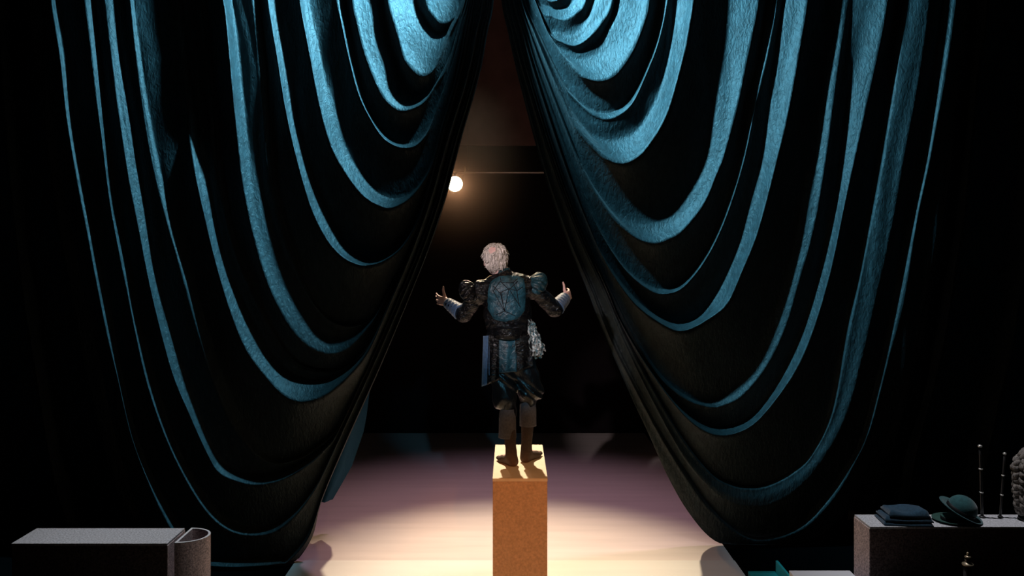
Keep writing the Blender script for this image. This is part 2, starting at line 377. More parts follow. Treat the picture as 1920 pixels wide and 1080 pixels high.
HL = [(930, -300), (930, -130), (926, 0), (915, 60), (902, 140), (885, 200), (864, 272), (850, 335), (832, 400), (800, 493), (763, 585), (717, 696), (675, 790), (640, 870), (611, 942), (589, 1002), (560, 1045)]
LL = [
 ([(895, -200), (870, -165), (850, -240), (842, T)], 0),
 ([(888, -120), (855, -72), (828, -160), (816, T)], 1),
 ([(880, -60), (850, -18), (816, -120), (804, T)], 0),
 ([(866, 10), (846, 38), (828, 44), (812, 30), (798, 0), (786, -120), (780, T)], .8),
 ([(850, 30), (836, 56), (820, 62), (806, 52), (792, 28), (780, 0), (768, -120), (762, T)], 0),
 ([(844, 61), (827, 103), (811, 133), (791, 143), (772, 130), (757, 108), (748, 75), (736, 36), (727, 0), (714, -120), (708, T)], 1),
 ([(842, 100), (826, 146), (806, 176), (786, 182), (770, 174), (755, 150), (738, 106), (724, 56), (716, 0), (706, -120), (700, T)], 0),
 ([(838, 125), (819, 156), (799, 187), (783, 200), (758, 208), (741, 204), (719, 183), (699, 142), (680, 89), (669, 42), (661, 0), (650, -120), (644, T)], 1),
 ([(826, 180), (806, 232), (782, 262), (760, 268), (738, 262), (720, 246), (702, 222), (687, 189), (673, 139), (659, 75), (648, 0), (638, -120), (632, T)], 0),
 ([(822, 195), (804, 244), (784, 270), (762, 277), (738, 272), (716, 256), (694, 222), (674, 180), (657, 119), (643, 56), (633, 0), (622, -120), (616, T)], .8),
 ([(812, 290), (795, 330), (770, 360), (740, 371), (712, 362), (690, 340), (668, 308), (649, 268), (629, 194), (606, 120), (580, 0), (570, -120), (564, T)], 0),
 ([(810, 310), (790, 347), (765, 374), (735, 389), (712, 386), (680, 366), (648, 325), (620, 272), (598, 194), (580, 100), (562, 0), (550, -120), (544, T)], 1),
 ([(790, 390), (760, 450), (725, 484), (692, 489), (660, 470), (638, 440), (616, 398), (594, 340), (573, 274), (555, 208), (541, 111), (522, 0), (512, -120), (506, T)], 0),
 ([(786, 410), (756, 462), (718, 490), (684, 498), (662, 493), (640, 480), (614, 451), (587, 400), (569, 345), (551, 278), (536, 208), (520, 111), (502, 0), (490, -120), (484, T)], 1),
 ([(770, 490), (740, 545), (700, 592), (664, 606), (628, 598), (596, 566), (568, 516), (543, 446), (521, 366), (509, 280), (500, 140), (487, 0), (478, -120), (472, T)], 0),
 ([(767, 498), (737, 552), (698, 598), (662, 612), (624, 604), (592, 574), (564, 524), (538, 454), (515, 374), (500, 290), (488, 150), (472, 0), (462, -120), (456, T)], .7),
 ([(716, 572), (707, 583), (680, 610), (648, 624), (618, 627), (596, 606), (578, 575), (546, 520), (519, 458), (499, 396), (476, 305), (456, 175), (440, 25), (436, 0), (428, -120), (422, T)], 0),
 ([(712, 580), (684, 622), (652, 654), (624, 664), (600, 660), (572, 645), (540, 608), (507, 543), (484, 474), (465, 396), (449, 300), (434, 150), (422, 25), (418, 0), (408, -120), (402, T)], 1, (60, 330, 2.2)),
 ([(706, 620), (680, 660), (640, 688), (600, 690), (560, 676), (530, 642), (506, 594), (481, 536), (457, 474), (434, 400), (414, 300), (398, 150), (384, 0), (374, -120), (368, T)], 0),
 ([(704, 626), (678, 666), (638, 694), (598, 697), (556, 686), (524, 650), (497, 604), (470, 548), (443, 483), (420, 400), (402, 300), (388, 150), (374, 0), (364, -120), (358, T)], .7, (120, 380)),
 ([(697, 640), (672, 676), (648, 696), (616, 711), (580, 712), (542, 697), (510, 664), (485, 620), (454, 560), (426, 492), (402, 398), (380, 290), (362, 150), (350, 0), (342, -120), (336, T)], 0),
 ([(693, 655), (666, 692), (633, 724), (601, 745), (564, 753), (531, 740), (494, 701), (462, 657), (437, 599), (408, 508), (382, 400), (360, 290), (342, 150), (328, 0), (318, -120), (312, T)], 1, (150, 420)),
 ([(662, 762), (640, 792), (615, 818), (574, 844), (534, 854), (506, 846), (470, 805), (430, 733), (394, 640), (360, 512), (322, 390), (297, 290), (276, 170), (256, 0), (248, -120), (242, T)], 0),
 ([(660, 768), (640, 798), (615, 824), (568, 857), (518, 869), (480, 851), (438, 800), (403, 720), (372, 622), (343, 516), (308, 400), (284, 300), (263, 175), (244, 0), (236, -120), (230, T)], .8),
 ([(634, 812), (612, 838), (580, 860), (536, 882), (492, 890), (450, 882), (420, 862), (398, 828), (372, 765), (336, 672), (298, 520), (270, 370), (252, 270), (234, 150), (218, 0), (210, -120), (204, T)], 0),
 ([(630, 817), (608, 844), (580, 870), (530, 899), (484, 909), (446, 903), (410, 886), (388, 850), (356, 778), (319, 685), (279, 525), (249, 375), (232, 275), (214, 150), (196, 0), (186, -120), (180, T)], 1),
 ([(622, 850), (592, 910), (550, 958), (500, 985), (440, 980), (390, 935), (340, 850), (300, 740), (268, 616), (245, 500), (219, 375), (204, 250), (190, 125), (177, 0), (168, -120), (162, T)], 0),
 ([(620, 858), (588, 922), (546, 975), (500, 1002), (436, 998), (382, 954), (326, 856), (282, 740), (252, 616), (229, 500), (206, 375), (190, 250), (175, 125), (160, 0), (150, -120), (144, T)], .9),
 ([(606, 925), (580, 995), (548, 1035), (510, 1062), (440, 1068), (380, 1040), (320, 960), (268, 850), (234, 720), (208, 593), (180, 440), (160, 340), (141, 225), (126, 100), (110, 0), (102, -120), (96, T)], 0),
 ([(605, 930), (580, 1005), (544, 1050), (500, 1082), (430, 1092), (370, 1062), (308, 966), (252, 838), (220, 708), (194, 593), (164, 440), (144, 340), (126, 225), (112, 100), (97, 0), (88, -120), (82, T)], 1),
 ([(603, 940), (585, 1008), (549, 1060), (500, 1098), (420, 1112), (340, 1090), (280, 1010), (230, 870), (196, 730), (168, 600), (140, 460), (118, 340), (98, 225), (80, 100), (62, 0), (50, -120), (44, T)], 0),
]
keysL = with_gather(HL, -1, LL, -260, 14, 66)
vL, fL = loft(keysL, [r[1] for r in LL], 7.38, 9, 130, 230, fades={i: r[2] for i, r in enumerate(LL) if len(r) > 2})
side = [
 ([(70, T), (90, 0), (120, 240), (160, 480), (200, 680), (260, 880), (330, 1000), (380, 1075)], 0),
 ([(30, T), (52, 0), (82, 240), (120, 480), (158, 680), (205, 880), (260, 1000), (290, 1075)], .5),
 ([(0, T), (16, 0), (34, 240), (58, 480), (84, 680), (124, 880), (170, 1000), (190, 1075)], 0),
 ([(-18, T), (-4, 0), (10, 240), (34, 480), (58, 640), (96, 880), (130, 1000), (145, 1075)], .8),
 ([(-90, T), (-75, 0), (-55, 300), (-25, 600), (20, 900), (50, 1075)], 0),
 ([(-140, T), (-125, 0), (-105, 300), (-80, 600), (-45, 900), (-20, 1075)], .8),
 ([(-220, T), (-205, 0), (-185, 400), (-150, 800), (-130, 1075)], 0),
 ([(-270, T), (-255, 0), (-235, 400), (-205, 800), (-185, 1075)], .8),
 ([(-360, T), (-350, 0), (-340, 500), (-330, 1075)], 0),
]
v2, f2 = loft([k for k, _ in side], [b for _, b in side], 7.38, 9, 0, 200, split=False, y0=-.95)
cl = from_np('stage_curtain', np.vstack([vL, v2]), np.vstack([fL, f2 + len(vL)])[:, ::-1], M_curtain)
tag(cl, 'left teal stage curtain drawn up in swags, behind the long grey bench', 'curtain')

# loose tail of the left curtain hanging behind its inner edge
n = 40; v = []; f = []
hy, hx = [q[1] for q in HL], [q[0] for q in HL]
for i in range(n + 1):
    y = -330 + 1272 * i / n
    rx_ = np.interp(y, [760, 810, 880, 942], [688, 680, 656, 620]) if y > 720 else np.interp(y, hy, hx) - 14
    lx = P(rx_ - 60 if y < 720 else np.interp(y, [720, 942], [640, 598]), y, 8.02); rx = P(rx_, y, 8.02)
    for j in range(7):
        u = j / 6; p = lx.lerp(rx, u); p.y += .16 * max(0, u - .45) + .015 * math.sin(u * 9); v.append(p)
for i in range(n):
    for j in range(6):
        a = i * 7 + j; f.append((a, a + 1, a + 8, a + 7))
tl = from_np('lining_tail', v, f, M_tail, cl); tl['label'] = 'loose blue lining tail of the left curtain'

# ------------------------------------------------------------------ pedestal
bm = bmesh.new(); box(bm, -.1425, .262, 5.925, 6.925, .012, 1.176, .004)
ped = empty('pedestal', (.06, 6.42, .012), 'tall narrow tan board pedestal the costumed person stands on', 'pedestal')
from_bm('column', bm, M_ped, ped)
bm = bmesh.new(); box(bm, -.1445, .264, 5.923, 6.927, 1.1765, 1.20, .003)
from_bm('top_panel', bm, M_pedtop, ped)['label'] = 'cream top board'

# ------------------------------------------------------------------ left bench and D-shaped tube
def boxat(px0, px1, py, d0, d1):
    pass


hb = .9
x0 = (22 - HX) / F * 5.44; x1 = (313 - HX) / F * 5.44
lb = empty('bench', ((x0 + x1) / 2, 5.585, -.02), 'long grey-topped bench plinth at left in front of the left curtain', 'plinth')
bm = bmesh.new(); box(bm, x0, x1, 5.44, 5.73, -.019, hb - .016, .002); from_bm('bench_body', bm, M_flockshade, lb)
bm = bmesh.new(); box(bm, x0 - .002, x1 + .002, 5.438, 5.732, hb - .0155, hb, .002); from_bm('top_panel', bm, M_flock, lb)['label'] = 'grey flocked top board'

dt = empty('half_round_tube', (-2.22, 5.585, -.02), 'hollow half-round tube plinth standing at the right end of the grey bench', 'tube')
def dprof(inset, n=28):
    xl = -2.296 + inset; pts = [(xl, 5.44 + inset)]
    for i in range(1, n):
        a = -math.pi / 2 + math.pi * i / n
        pts.append((xl + (.185 - 2 * inset) * math.cos(a) * 1.0, 5.585 + (.145 - inset) * math.sin(a)))
    pts.append((xl, 5.73 - inset)); return pts
bm = bmesh.new()
o_, i_ = dprof(0), dprof(.016)
def ring(pts, z): return [bm.verts.new((x, y, z)) for x, y in pts]
A, B, C_, D_ = ring(o_, -.019), ring(o_, hb), ring(i_, hb), ring(i_, .25)
m_ = len(o_)
for q in range(m_):
    r_ = (q + 1) % m_
    bm.faces.new((A[q], A[r_], B[r_], B[q])); bm.faces.new((B[q], B[r_], C_[r_], C_[q])); bm.faces.new((C_[q], C_[r_], D_[r_], D_[q]))
bm.faces.new(D_); bm.faces.new(A[::-1])
from_bm('tube_shell', bm, M_flockred, dt)
bm = bmesh.new()
B, C_ = ring(o_, hb + .0005), ring(i_, hb + .0005); B2, C2 = ring(o_, hb + .004), ring(i_, hb + .004)
for q in range(m_):
    r_ = (q + 1) % m_
    bm.faces.new((B[q], B[r_], B2[r_], B2[q])); bm.faces.new((B2[q], B2[r_], C2[r_], C2[q])); bm.faces.new((C2[q], C2[r_], C_[r_], C_[q]))
    bm.faces.new((C_[q], C_[r_], B[r_], B[q]))
from_bm('rim', bm, M_white, dt)['label'] = 'pale top rim'

# ------------------------------------------------------------------ right plinth and its props
bm = bmesh.new(); box(bm, x1 + .0005, x1 + .005, 5.44, 5.73, -.019, hb - .016, .001); from_bm('lit_end_face', bm, M_flockred, lb)['label'] = 'speckled grey end face, coloured lighter as if lit'  # added lighter skin: the lit look of the bench end is in its colour
rb = empty('plinth', (3.5, 5.9, -.02), 'large grey-topped plinth at right carrying hats, folded cloth and sticks', 'plinth')
bm = bmesh.new(); box(bm, 2.58, 4.6, 5.76, 6.02, -.019, hb - .016, .002); from_bm('plinth_body', bm, M_flockshade, rb)
bm = bmesh.new(); box(bm, 2.573, 2.5795, 5.76, 6.02, -.019, hb - .016, .001); from_bm('lit_end_face', bm, M_flockred, rb)['label'] = 'speckled grey end face, coloured lighter as if lit'  # added lighter skin: plinth end coloured brighter than the body to read as lit
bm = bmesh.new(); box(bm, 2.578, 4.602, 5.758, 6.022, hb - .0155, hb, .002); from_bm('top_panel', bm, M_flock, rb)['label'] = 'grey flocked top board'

# folded cloth: stacked soft folded layers
fc = empty('folded_garment', (2.85, 5.87, hb), 'dark navy folded woollen garment lying on the grey plinth left of the hats', 'clothing')
def soft_layer(cx, cy, z, sx, sy, h, rot, sag, nx=22, ny=14):
    v = []; f = []
    def pt(u, w, top):
        x = u * sx; y = w * sy
        e = max(0, 1 - max(abs(u) ** 8, abs(w) ** 8)) ** .5
        zz = z + (h * (.45 + .55 * e) if top else h * .12 * (1 - e))
        if top: zz += .010 * math.sin(3.2 * u + 1.4 * w) * e + sag * (u * u) * e
        ca, sa = math.cos(rot), math.sin(rot)
        return (cx + x * ca - y * sa, cy + x * sa + y * ca, zz)
    for top in (0, 1):
        for i in range(nx + 1):
            for j in range(ny + 1): v.append(pt(2 * i / nx - 1, 2 * j / ny - 1, top))
    N = (nx + 1) * (ny + 1)
    idx = lambda i, j, t: t * N + i * (ny + 1) + j
    for i in range(nx):
        for j in range(ny):
            f.append((idx(i, j, 1), idx(i + 1, j, 1), idx(i + 1, j + 1, 1), idx(i, j + 1, 1)))
            f.append((idx(i, j, 0), idx(i, j + 1, 0), idx(i + 1, j + 1, 0), idx(i + 1, j, 0)))
    for i in range(nx):
        f.append((idx(i, 0, 0), idx(i + 1, 0, 0), idx(i + 1, 0, 1), idx(i, 0, 1))); f.append((idx(i, ny, 1), idx(i + 1, ny, 1), idx(i + 1, ny, 0), idx(i, ny, 0)))
    for j in range(ny):
        f.append((idx(0, j, 1), idx(0, j + 1, 1), idx(0, j + 1, 0), idx(0, j, 0))); f.append((idx(nx, j, 0), idx(nx, j + 1, 0), idx(nx, j + 1, 1), idx(nx, j, 1)))
    return v, f
for k, (z, sx, h, dx) in enumerate(((hb + .001, .170, .026, 0), (hb + .0275, .166, .030, .006), (hb + .058, .140, .040, .012))):
    v, f = soft_layer(2.87 + dx, 5.865, z, sx, .108 - .006 * k, h, R(-6), .012)
    from_np('folded_layer', v, f, M_navy, fc)

def hat(name, c, rot, label, mt, r=.105, H=.125, brim=.062):
    t = empty(name, c, label, 'hat', 'felt hats on the right plinth')
    Mx = rot
    bm = bmesh.new()
    prof = [(r * 1.0, .004), (r * 1.0, .03)] + [(r * math.cos(a), .03 + (H - .03) * math.sin(a)) for a in np.linspace(0, math.pi / 2 - .001, 12)[1:]]
    prof[-1] = (1e-6, H)
    prof = prof + []
    lathe(bm, prof[:-1] + [(.002, H)], c, 40, 1.0, .9, Mx)
    for f_ in [q for q in bm.faces if len(q.verts) == 40]: bm.faces.remove(f_)
    from_bm('crown', bm, mt, t, True)
    bm = bmesh.new()
    bp = [(r * .97, .0045), (r * 1.04, .0065), (r + brim * .6, .008), (r + brim, .018), (r + brim + .003, .014), (r + brim * .6, .0035), (r * .97, .0005)]
    n = 48; rings = lathe(bm, bp, c, n, 1.0, .9, Mx)
    for f_ in [q for q in bm.faces if len(q.verts) == n]: bm.faces.remove(f_)
    from_bm('brim', bm, mt, t, True)
    bm = bmesh.new()
    lathe(bm, [(r * 1.012, .008), (r * 1.016, .010), (r * 1.012, .034), (r * 1.004, .034)], c, 40, 1, .9, Mx)
    for f_ in [q for q in bm.faces if len(q.verts) == 40]: bm.faces.remove(f_)
    from_bm('hat_band', bm, M_cord, t, True)['label'] = 'black ribbon band'
    return t
hat('felt_hat', (3.245, 5.885, hb + .002), Matrix.Rotation(0, 3, 'Z'), 'lower dark green felt hat lying flat, mostly hidden under the tilted bowler', M_felt2, .085, .045, .058)
hat('felt_hat', (3.292, 5.880, hb + .068), Matrix.Rotation(R(25), 3, 'Y') @ Matrix.Rotation(R(14), 3, 'X'), 'dark teal bowler hat tilted on top of the flat green hat', M_felt, .105, .125, .055)

def stick(x, y, h, r, lean, label, rings):
    t = empty('banded_stick', (x, y, hb), label, 'stick', 'upright banded sticks on the right plinth')
    top = Vector((x + lean, y, hb + h)); b = Vector((x, y, hb + .014))
    bm = bmesh.new(); tube(bm, [b.lerp(top, i / 8) for i in range(9)], r, 12, r * .85); from_bm('shaft', bm, M_stick, t, True)
    for q in rings:
        p = b.lerp(top, q); bm = bmesh.new(); tube(bm, [p - Vector((0, 0, .004)), p + Vector((0, 0, .004))], r * 1.45, 14)
        from_bm('band', bm, M_silver, t, True)['label'] = 'pale metal band'
    bm = bmesh.new(); lathe(bm, [(r * 1.3, 0), (r * 1.5, .006), (r * 1.2, .014), (.001, .018)], top, 14); from_bm('cap', bm, M_silver, t, True)['label'] = 'pale metal cap'
    bm = bmesh.new(); lathe(bm, [(r * 2.2, 0), (r * 2.2, .008), (r * 1.3, .014), (.001, .0141)], (x, y, hb), 16); from_bm('foot', bm, M_stick, t, True)
stick(3.50, 5.955, .525, .0105, -.016, 'taller dark upright stick with pale bands on the plinth, next to the bowler', (.34, .68))
stick(3.635, 5.955, .468, .0085, .032, 'shorter thinner dark upright stick with pale bands beside the braided wig', (.34, .66))

wg = empty('braided_wig', (3.86, 5.89, hb), 'grey-brown braided wool wig on a dark stand at the right end of the plinth', 'wig')
bm = bmesh.new(); lathe(bm, [(.115, 0), (.115, .018), (.10, .028), (.03, .034), (.022, .05), (.022, .30), (.001, .301)], (3.86, 5.89, hb), 28); from_bm('stand', bm, M_metal, wg, True)
def lump(bm, c, rx, ry, rz, M):
    r = bmesh.ops.create_icosphere(bm, subdivisions=2, radius=1)
    for v in r['verts']:
        z = v.co.z; tap = 1 - .28 * z
        v.co = M @ Vector((v.co.x * rx * tap, v.co.y * ry * tap, z * rz)) + Vector(c)
for k in range(10):
    a = 2 * math.pi * k / 10 + .2; bm = bmesh.new()
    for i in range(11):
        t = i / 10; z = hb + .065 + .455 * t
        rad = .135 * (1 - max(0, (t - .72) / .28) ** 2 * .75) * (.86 + .14 * min(1, t * 3))
        for s in (-1, 1):
            aa = a + s * .17; zz = z + (.015 if s > 0 else 0)
            j_ = random.uniform; lump(bm, (3.86 + rad * math.cos(aa) + j_(-.008, .008), 5.89 + rad * .85 * math.sin(aa), zz + j_(-.008, .008)), .027 * j_(.85, 1.2), .026, .033 * j_(.85, 1.15),
                 Matrix.Rotation(aa, 3, 'Z') @ Matrix.Rotation(s * R(38), 3, 'X'))
    from_bm('plait', bm, M_wool, wg, True)
bm = bmesh.new(); lathe(bm, [(.02, .06), (.105, .08), (.11, .25), (.10, .42), (.06, .50), (.001, .52)], (3.86, 5.89, hb), 24); from_bm('cap_base', bm, M_wool, wg, True)

# turned post in front of the plinth
tp = empty('turned_post', (2.985, 5.24, -.02), 'slim dark turned post with brass knobbed cap standing before the right plinth', 'post')
c = (2.985, 5.24, 0)
bm = bmesh.new(); lathe(bm, [(.11, -.019), (.11, .01), (.05, .03), (.022, .06), (.026, .4), (.022, .7), (.030, .828), (.001, .829)], c, 24); from_bm('shaft', bm, M_stick, tp, True)
bm = bmesh.new(); lathe(bm, [(.030, .829), (.036, .834), (.034, .842), (.022, .848), (.018, .852)], c, 28); from_bm('collar', bm, M_brass, tp, True)
bm = bmesh.new(); lathe(bm, [(.016, .8522), (.019, .865), (.019, .878), (.015, .882)], c, 24); from_bm('neck', bm, M_stick, tp, True)
bm = bmesh.new(); lathe(bm, [(.018, .8822), (.021, .887), (.012, .893), (.005, .896), (.0055, .902), (.009, .908), (.007, .915), (.001, .918)], c, 24); from_bm('knob', bm, M_brass, tp, True)

# low white block and teal tray between runway and plinth
lw = empty('low_block', (2.35, 5.7, -.02), 'low white painted block on the floor left of the right plinth', 'block')
bm = bmesh.new(); box(bm, 2.11, 2.570, 5.30, 6.09, -.019, .435, .004); from_bm('block_body', bm, M_white, lw)
bm = bmesh.new(); box(bm, 2.108, 2.572, 5.298, 6.092, .4355, .45, .003); from_bm('top_panel', bm, M_white, lw)
tt = empty('teal_tray', (2.2, 6.8, -.02), 'open teal painted tray on the floor between white runway and low white block', 'tray')
bm = bmesh.new(); box(bm, 2.075, 2.313, 6.30, 7.02, -.019, .055, .002); from_bm('tray_base', bm, M_tealp, tt)
bm = bmesh.new(); box(bm, 2.314, 2.334, 6.30, 7.02, -.019, .16, .002); from_bm('side_board', bm, M_tealp, tt)
bm = bmesh.new(); box(bm, 2.075, 2.313, 7.021, 7.035, -.019, .06, .002); from_bm('end_board', bm, M_tealp, tt)

# ------------------------------------------------------------------ batten and lamp
bz = P(0, 323, 11).z
bt = empty('lighting_batten', (0, 11, bz), 'horizontal metal lighting pipe hung high at the back of the stage', 'pipe')
bm = bmesh.new(); tube(bm, [(-1.9, 11, bz), (0, 11, bz), (2.0, 11, bz)], .016, 12); from_bm('pipe', bm, M_pipe, bt, True)
for x in (-.61, 1.6):
    bm = bmesh.new(); tube(bm, [(x, 11, bz + .017), (x, 11, 8.999)], .004, 6); from_bm('cable', bm, M_metal, bt, True)
lc = P(853, 345, 10.9)
la = empty('stage_lamp', lc, 'lit round stage lamp hanging from the back pipe beside the left curtain', 'lamp')
aim = (Vector((-.6, 0, -1.6)) + Vector((.6, 0, 2.9)) - Vector(lc)); aim = (Vector((.3, 2, 2.2)) - Vector(lc)).normalized()
Q = aim.to_track_quat('Z', 'Y').to_matrix()
bm = bmesh.new(); lathe(bm, [(.03, -.30), (.075, -.28), (.09, -.2), (.092, -.06), (.112, -.03), (.115, .02), (.108, .02), (.104, -.01), (.09, -.02), (.001, -.025)], lc, 32, 1, 1, Q); from_bm('housing', bm, M_metal, la, True)
bm = bmesh.new(); lathe(bm, [(.104, -.004), (.085, .012), (.05, .022), (.001, .026)], lc, 32, 1, 1, Q); from_bm('lens', bm, M_lens, la, True)['label'] = 'glowing warm lens'
bm = bmesh.new()
s_ = Q @ Vector((1, 0, 0)); bk = aim * -.12
hub = Vector((lc.x + .0, 11.0, bz))
tube(bm, [lc + bk + s_ * .098, lc + bk + s_ * .135, lc + bk + s_ * .13 + Vector((0, 0, .12)), hub + Vector((.0, 0, -.045)), lc + bk - s_ * .13 + Vector((0, 0, .12)), lc + bk - s_ * .135, lc + bk - s_ * .098], .009, 8)
from_bm('yoke', bm, M_metal, la, True)
bm = bmesh.new(); lathe(bm, [(.012, -.05), (.02, -.04), (.028, -.018), (.03, .0), (.026, .026), (.001, .03)], hub, 16); from_bm('clamp', bm, M_metal, la, True)
bm = bmesh.new(); hp = P(871.5, 318, 11); lathe(bm, [(.001, -.045), (.018, -.04), (.016, .01), (.008, .05), (.001, .052)], hp, 14); from_bm('pendant_plug', bm, M_brass, la, True)
sp = spot('stage_lamp_light', Vector(lc) + aim * .06, Vector(lc) + aim * 3, 110, (1, .50, .24), 170, 1, .09)

# thin haze at the back of the stage, around the lit lamp
mh = bpy.data.materials.new('stage_haze'); mh.use_nodes = True; nt = mh.node_tree
nt.nodes.remove(nt.nodes['Principled BSDF'])
vs = nt.nodes.new('ShaderNodeVolumeScatter'); vs.inputs['Anisotropy'].default_value = .3
vs.inputs['Color'].default_value = (1, .93, .88, 1)
tc = nt.nodes.new('ShaderNodeTexCoord'); mp_ = nt.nodes.new('ShaderNodeMapping'); mp_.inputs['Scale'].default_value = (.67, .67, .67); gr_ = nt.nodes.new('ShaderNodeTexGradient'); gr_.gradient_type = 'QUADRATIC_SPHERE'
mu = nt.nodes.new('ShaderNodeMath'); mu.operation = 'MULTIPLY'; mu.inputs[1].default_value = .075
nt.links.new(tc.outputs['Object'], mp_.inputs[0]); nt.links.new(mp_.outputs[0], gr_.inputs[0]); nt.links.new(gr_.outputs[1], mu.inputs[0]); nt.links.new(mu.outputs[0], vs.inputs['Density'])
nt.links.new(vs.outputs[0], nt.nodes['Material Output'].inputs['Volume'])
bm = bmesh.new(); bmesh.ops.create_icosphere(bm, subdivisions=4, radius=1.5)
hz = from_bm('haze', bm, mh); hz.location = lc; tag(hz, 'thin warm theatrical haze hanging around the lit lamp at the back', 'haze', kind='stuff')

# ------------------------------------------------------------------ person
class Field:
    def __init__(s, lo, hi, h):
        s.lo = np.array(lo, float); s.h = h
        s.n = np.ceil((np.array(hi) - s.lo) / h).astype(int) + 1
        s.f = np.full(s.n, .06, np.float32)

    def sub(s, lo, hi, pad=.05):
        a = np.clip(np.floor((np.array(lo) - pad - s.lo) / s.h).astype(int), 0, s.n - 1)
        b = np.clip(np.ceil((np.array(hi) + pad - s.lo) / s.h).astype(int) + 1, 1, s.n)
        ax = [s.lo[i] + s.h * np.arange(a[i], b[i]) for i in range(3)]
        return tuple(slice(a[i], b[i]) for i in range(3)), ax[0][:, None, None], ax[1][None, :, None], ax[2][None, None, :]

    def blend(s, sl, d, k, op):
        g = s.f[sl]; d = d.astype(np.float32)
        if op == 'add':
            if k > 0:
                hh = np.clip(.5 + .5 * (g - d) / k, 0, 1); r = g + (d - g) * hh - k * hh * (1 - hh)
            else: r = np.minimum(g, d)
        elif op == 'cut':
            d = -d
            if k > 0:
                hh = np.clip(.5 - .5 * (g - d) / k, 0, 1); r = g + (d - g) * hh + k * hh * (1 - hh)
            else: r = np.maximum(g, d)
        s.f[sl] = r

    def cone(s, a, b, ra, rb, k=.02, ys=1., op='add'):
        a = np.array(a, float); b = np.array(b, float); m = max(ra, rb)
        sl, x, y, z = s.sub(np.minimum(a, b) - m, np.maximum(a, b) + m)
        cy = (a[1] + b[1]) / 2
        A = a.copy(); B = b.copy()
        y = (y - cy) / ys; A[1] = (a[1] - cy) / ys; B[1] = (b[1] - cy) / ys
        u = B - A; L2 = max(u @ u, 1e-9)
        t = np.clip(((x - A[0]) * u[0] + (y - A[1]) * u[1] + (z - A[2]) * u[2]) / L2, 0, 1)
        d = np.sqrt((x - A[0] - t * u[0]) ** 2 + (y - A[1] - t * u[1]) ** 2 + (z - A[2] - t * u[2]) ** 2) - (ra + (rb - ra) * t)
        s.blend(sl, d * min(1, (1 + ys) / 2), k, op)

    def ell(s, c, r, rot=None, k=.02, op='add'):
        c = np.array(c, float); r = np.array(r, float); m = r.max()
        sl, x, y, z = s.sub(c - m, c + m)
        x = x - c[0]; y = y - c[1]; z = z - c[2]
        if rot is not None:
            Rm = np.array(rot.transposed())
            x, y, z = [Rm[i, 0] * x + Rm[i, 1] * y + Rm[i, 2] * z for i in range(3)]
        q = np.sqrt((x / r[0]) ** 2 + (y / r[1]) ** 2 + (z / r[2]) ** 2)
        q2 = np.sqrt((x / r[0] ** 2) ** 2 + (y / r[1] ** 2) ** 2 + (z / r[2] ** 2) ** 2) + 1e-9
        s.blend(sl, q * (q - 1) / q2, k, op)

    def chain(s, pts, rad, k=.02, ys=1.):
        for i in range(len(pts) - 1): s.cone(pts[i], pts[i + 1], rad[i], rad[i + 1], k, ys)

    def coords(s):
        return [s.lo[i] + s.h * np.arange(s.n[i]).reshape([-1 if j == i else 1 for j in range(3)]) for i in range(3)]

    def mesh(s):
        f = s.f; nx, ny, nz = s.n
        ins = f < 0
        def c8(a): return [a[i:nx - 1 + i, j:ny - 1 + j, k:nz - 1 + k] for i in (0, 1) for j in (0, 1) for k in (0, 1)]
        cs = c8(ins); cnt = sum(c.astype(np.int8) for c in cs)
        m = (cnt > 0) & (cnt < 8); I = np.argwhere(m)
        fv = np.stack([c[m] for c in c8(f)], 1)
        off = np.array([(i, j, k) for i in (0, 1) for j in (0, 1) for k in (0, 1)], float)
        acc = np.zeros((len(I), 3)); num = np.zeros(len(I))
        for p in range(8):
            for q in range(p + 1, 8):
                if abs(off[p] - off[q]).sum() != 1: continue
                a, b = fv[:, p], fv[:, q]; x = (a < 0) != (b < 0)
                t = np.where(x, a / np.where(x, a - b, 1), 0)
                acc += np.where(x[:, None], off[p] + t[:, None] * (off[q] - off[p]), 0); num += x
        V = (I + acc / num[:, None]) * s.h + s.lo
        idx = np.full(m.shape, -1, np.int64); idx[m] = np.arange(len(I))
        Q = []
        for ax in range(3):
            a = [slice(None)] * 3; b = [slice(None)] * 3; a[ax] = slice(0, -1); b[ax] = slice(1, None)
            e0 = ins[tuple(a)]; e1 = ins[tuple(b)]
            E = np.argwhere(e0 != e1)
            o1, o2 = [(1, 2), (2, 0), (0, 1)][ax]
            E = E[(E[:, o1] > 0) & (E[:, o2] > 0) & (E[:, o1] < s.n[o1] - 1) & (E[:, o2] < s.n[o2] - 1)]
            flip = e0[tuple(E.T)]
            def g(d1, d2):
                q = E.copy(); q[:, o1] += d1; q[:, o2] += d2; return idx[tuple(q.T)]
            q = np.stack([g(-1, -1), g(0, -1), g(0, 0), g(-1, 0)], 1)
            q[~flip] = q[~flip][:, ::-1]; Q.append(q)
        Q = np.vstack(Q); Q = Q[(Q >= 0).all(1)]
        return V, Q


pr = empty('person', (.06, 6.36, 1.2), 'white-haired person seen from behind in dark costume standing on pedestal with arms spread', 'person')
B0 = Field((-.75, 5.9, 1.19), (.65, 7.0, 2.98), .0058)
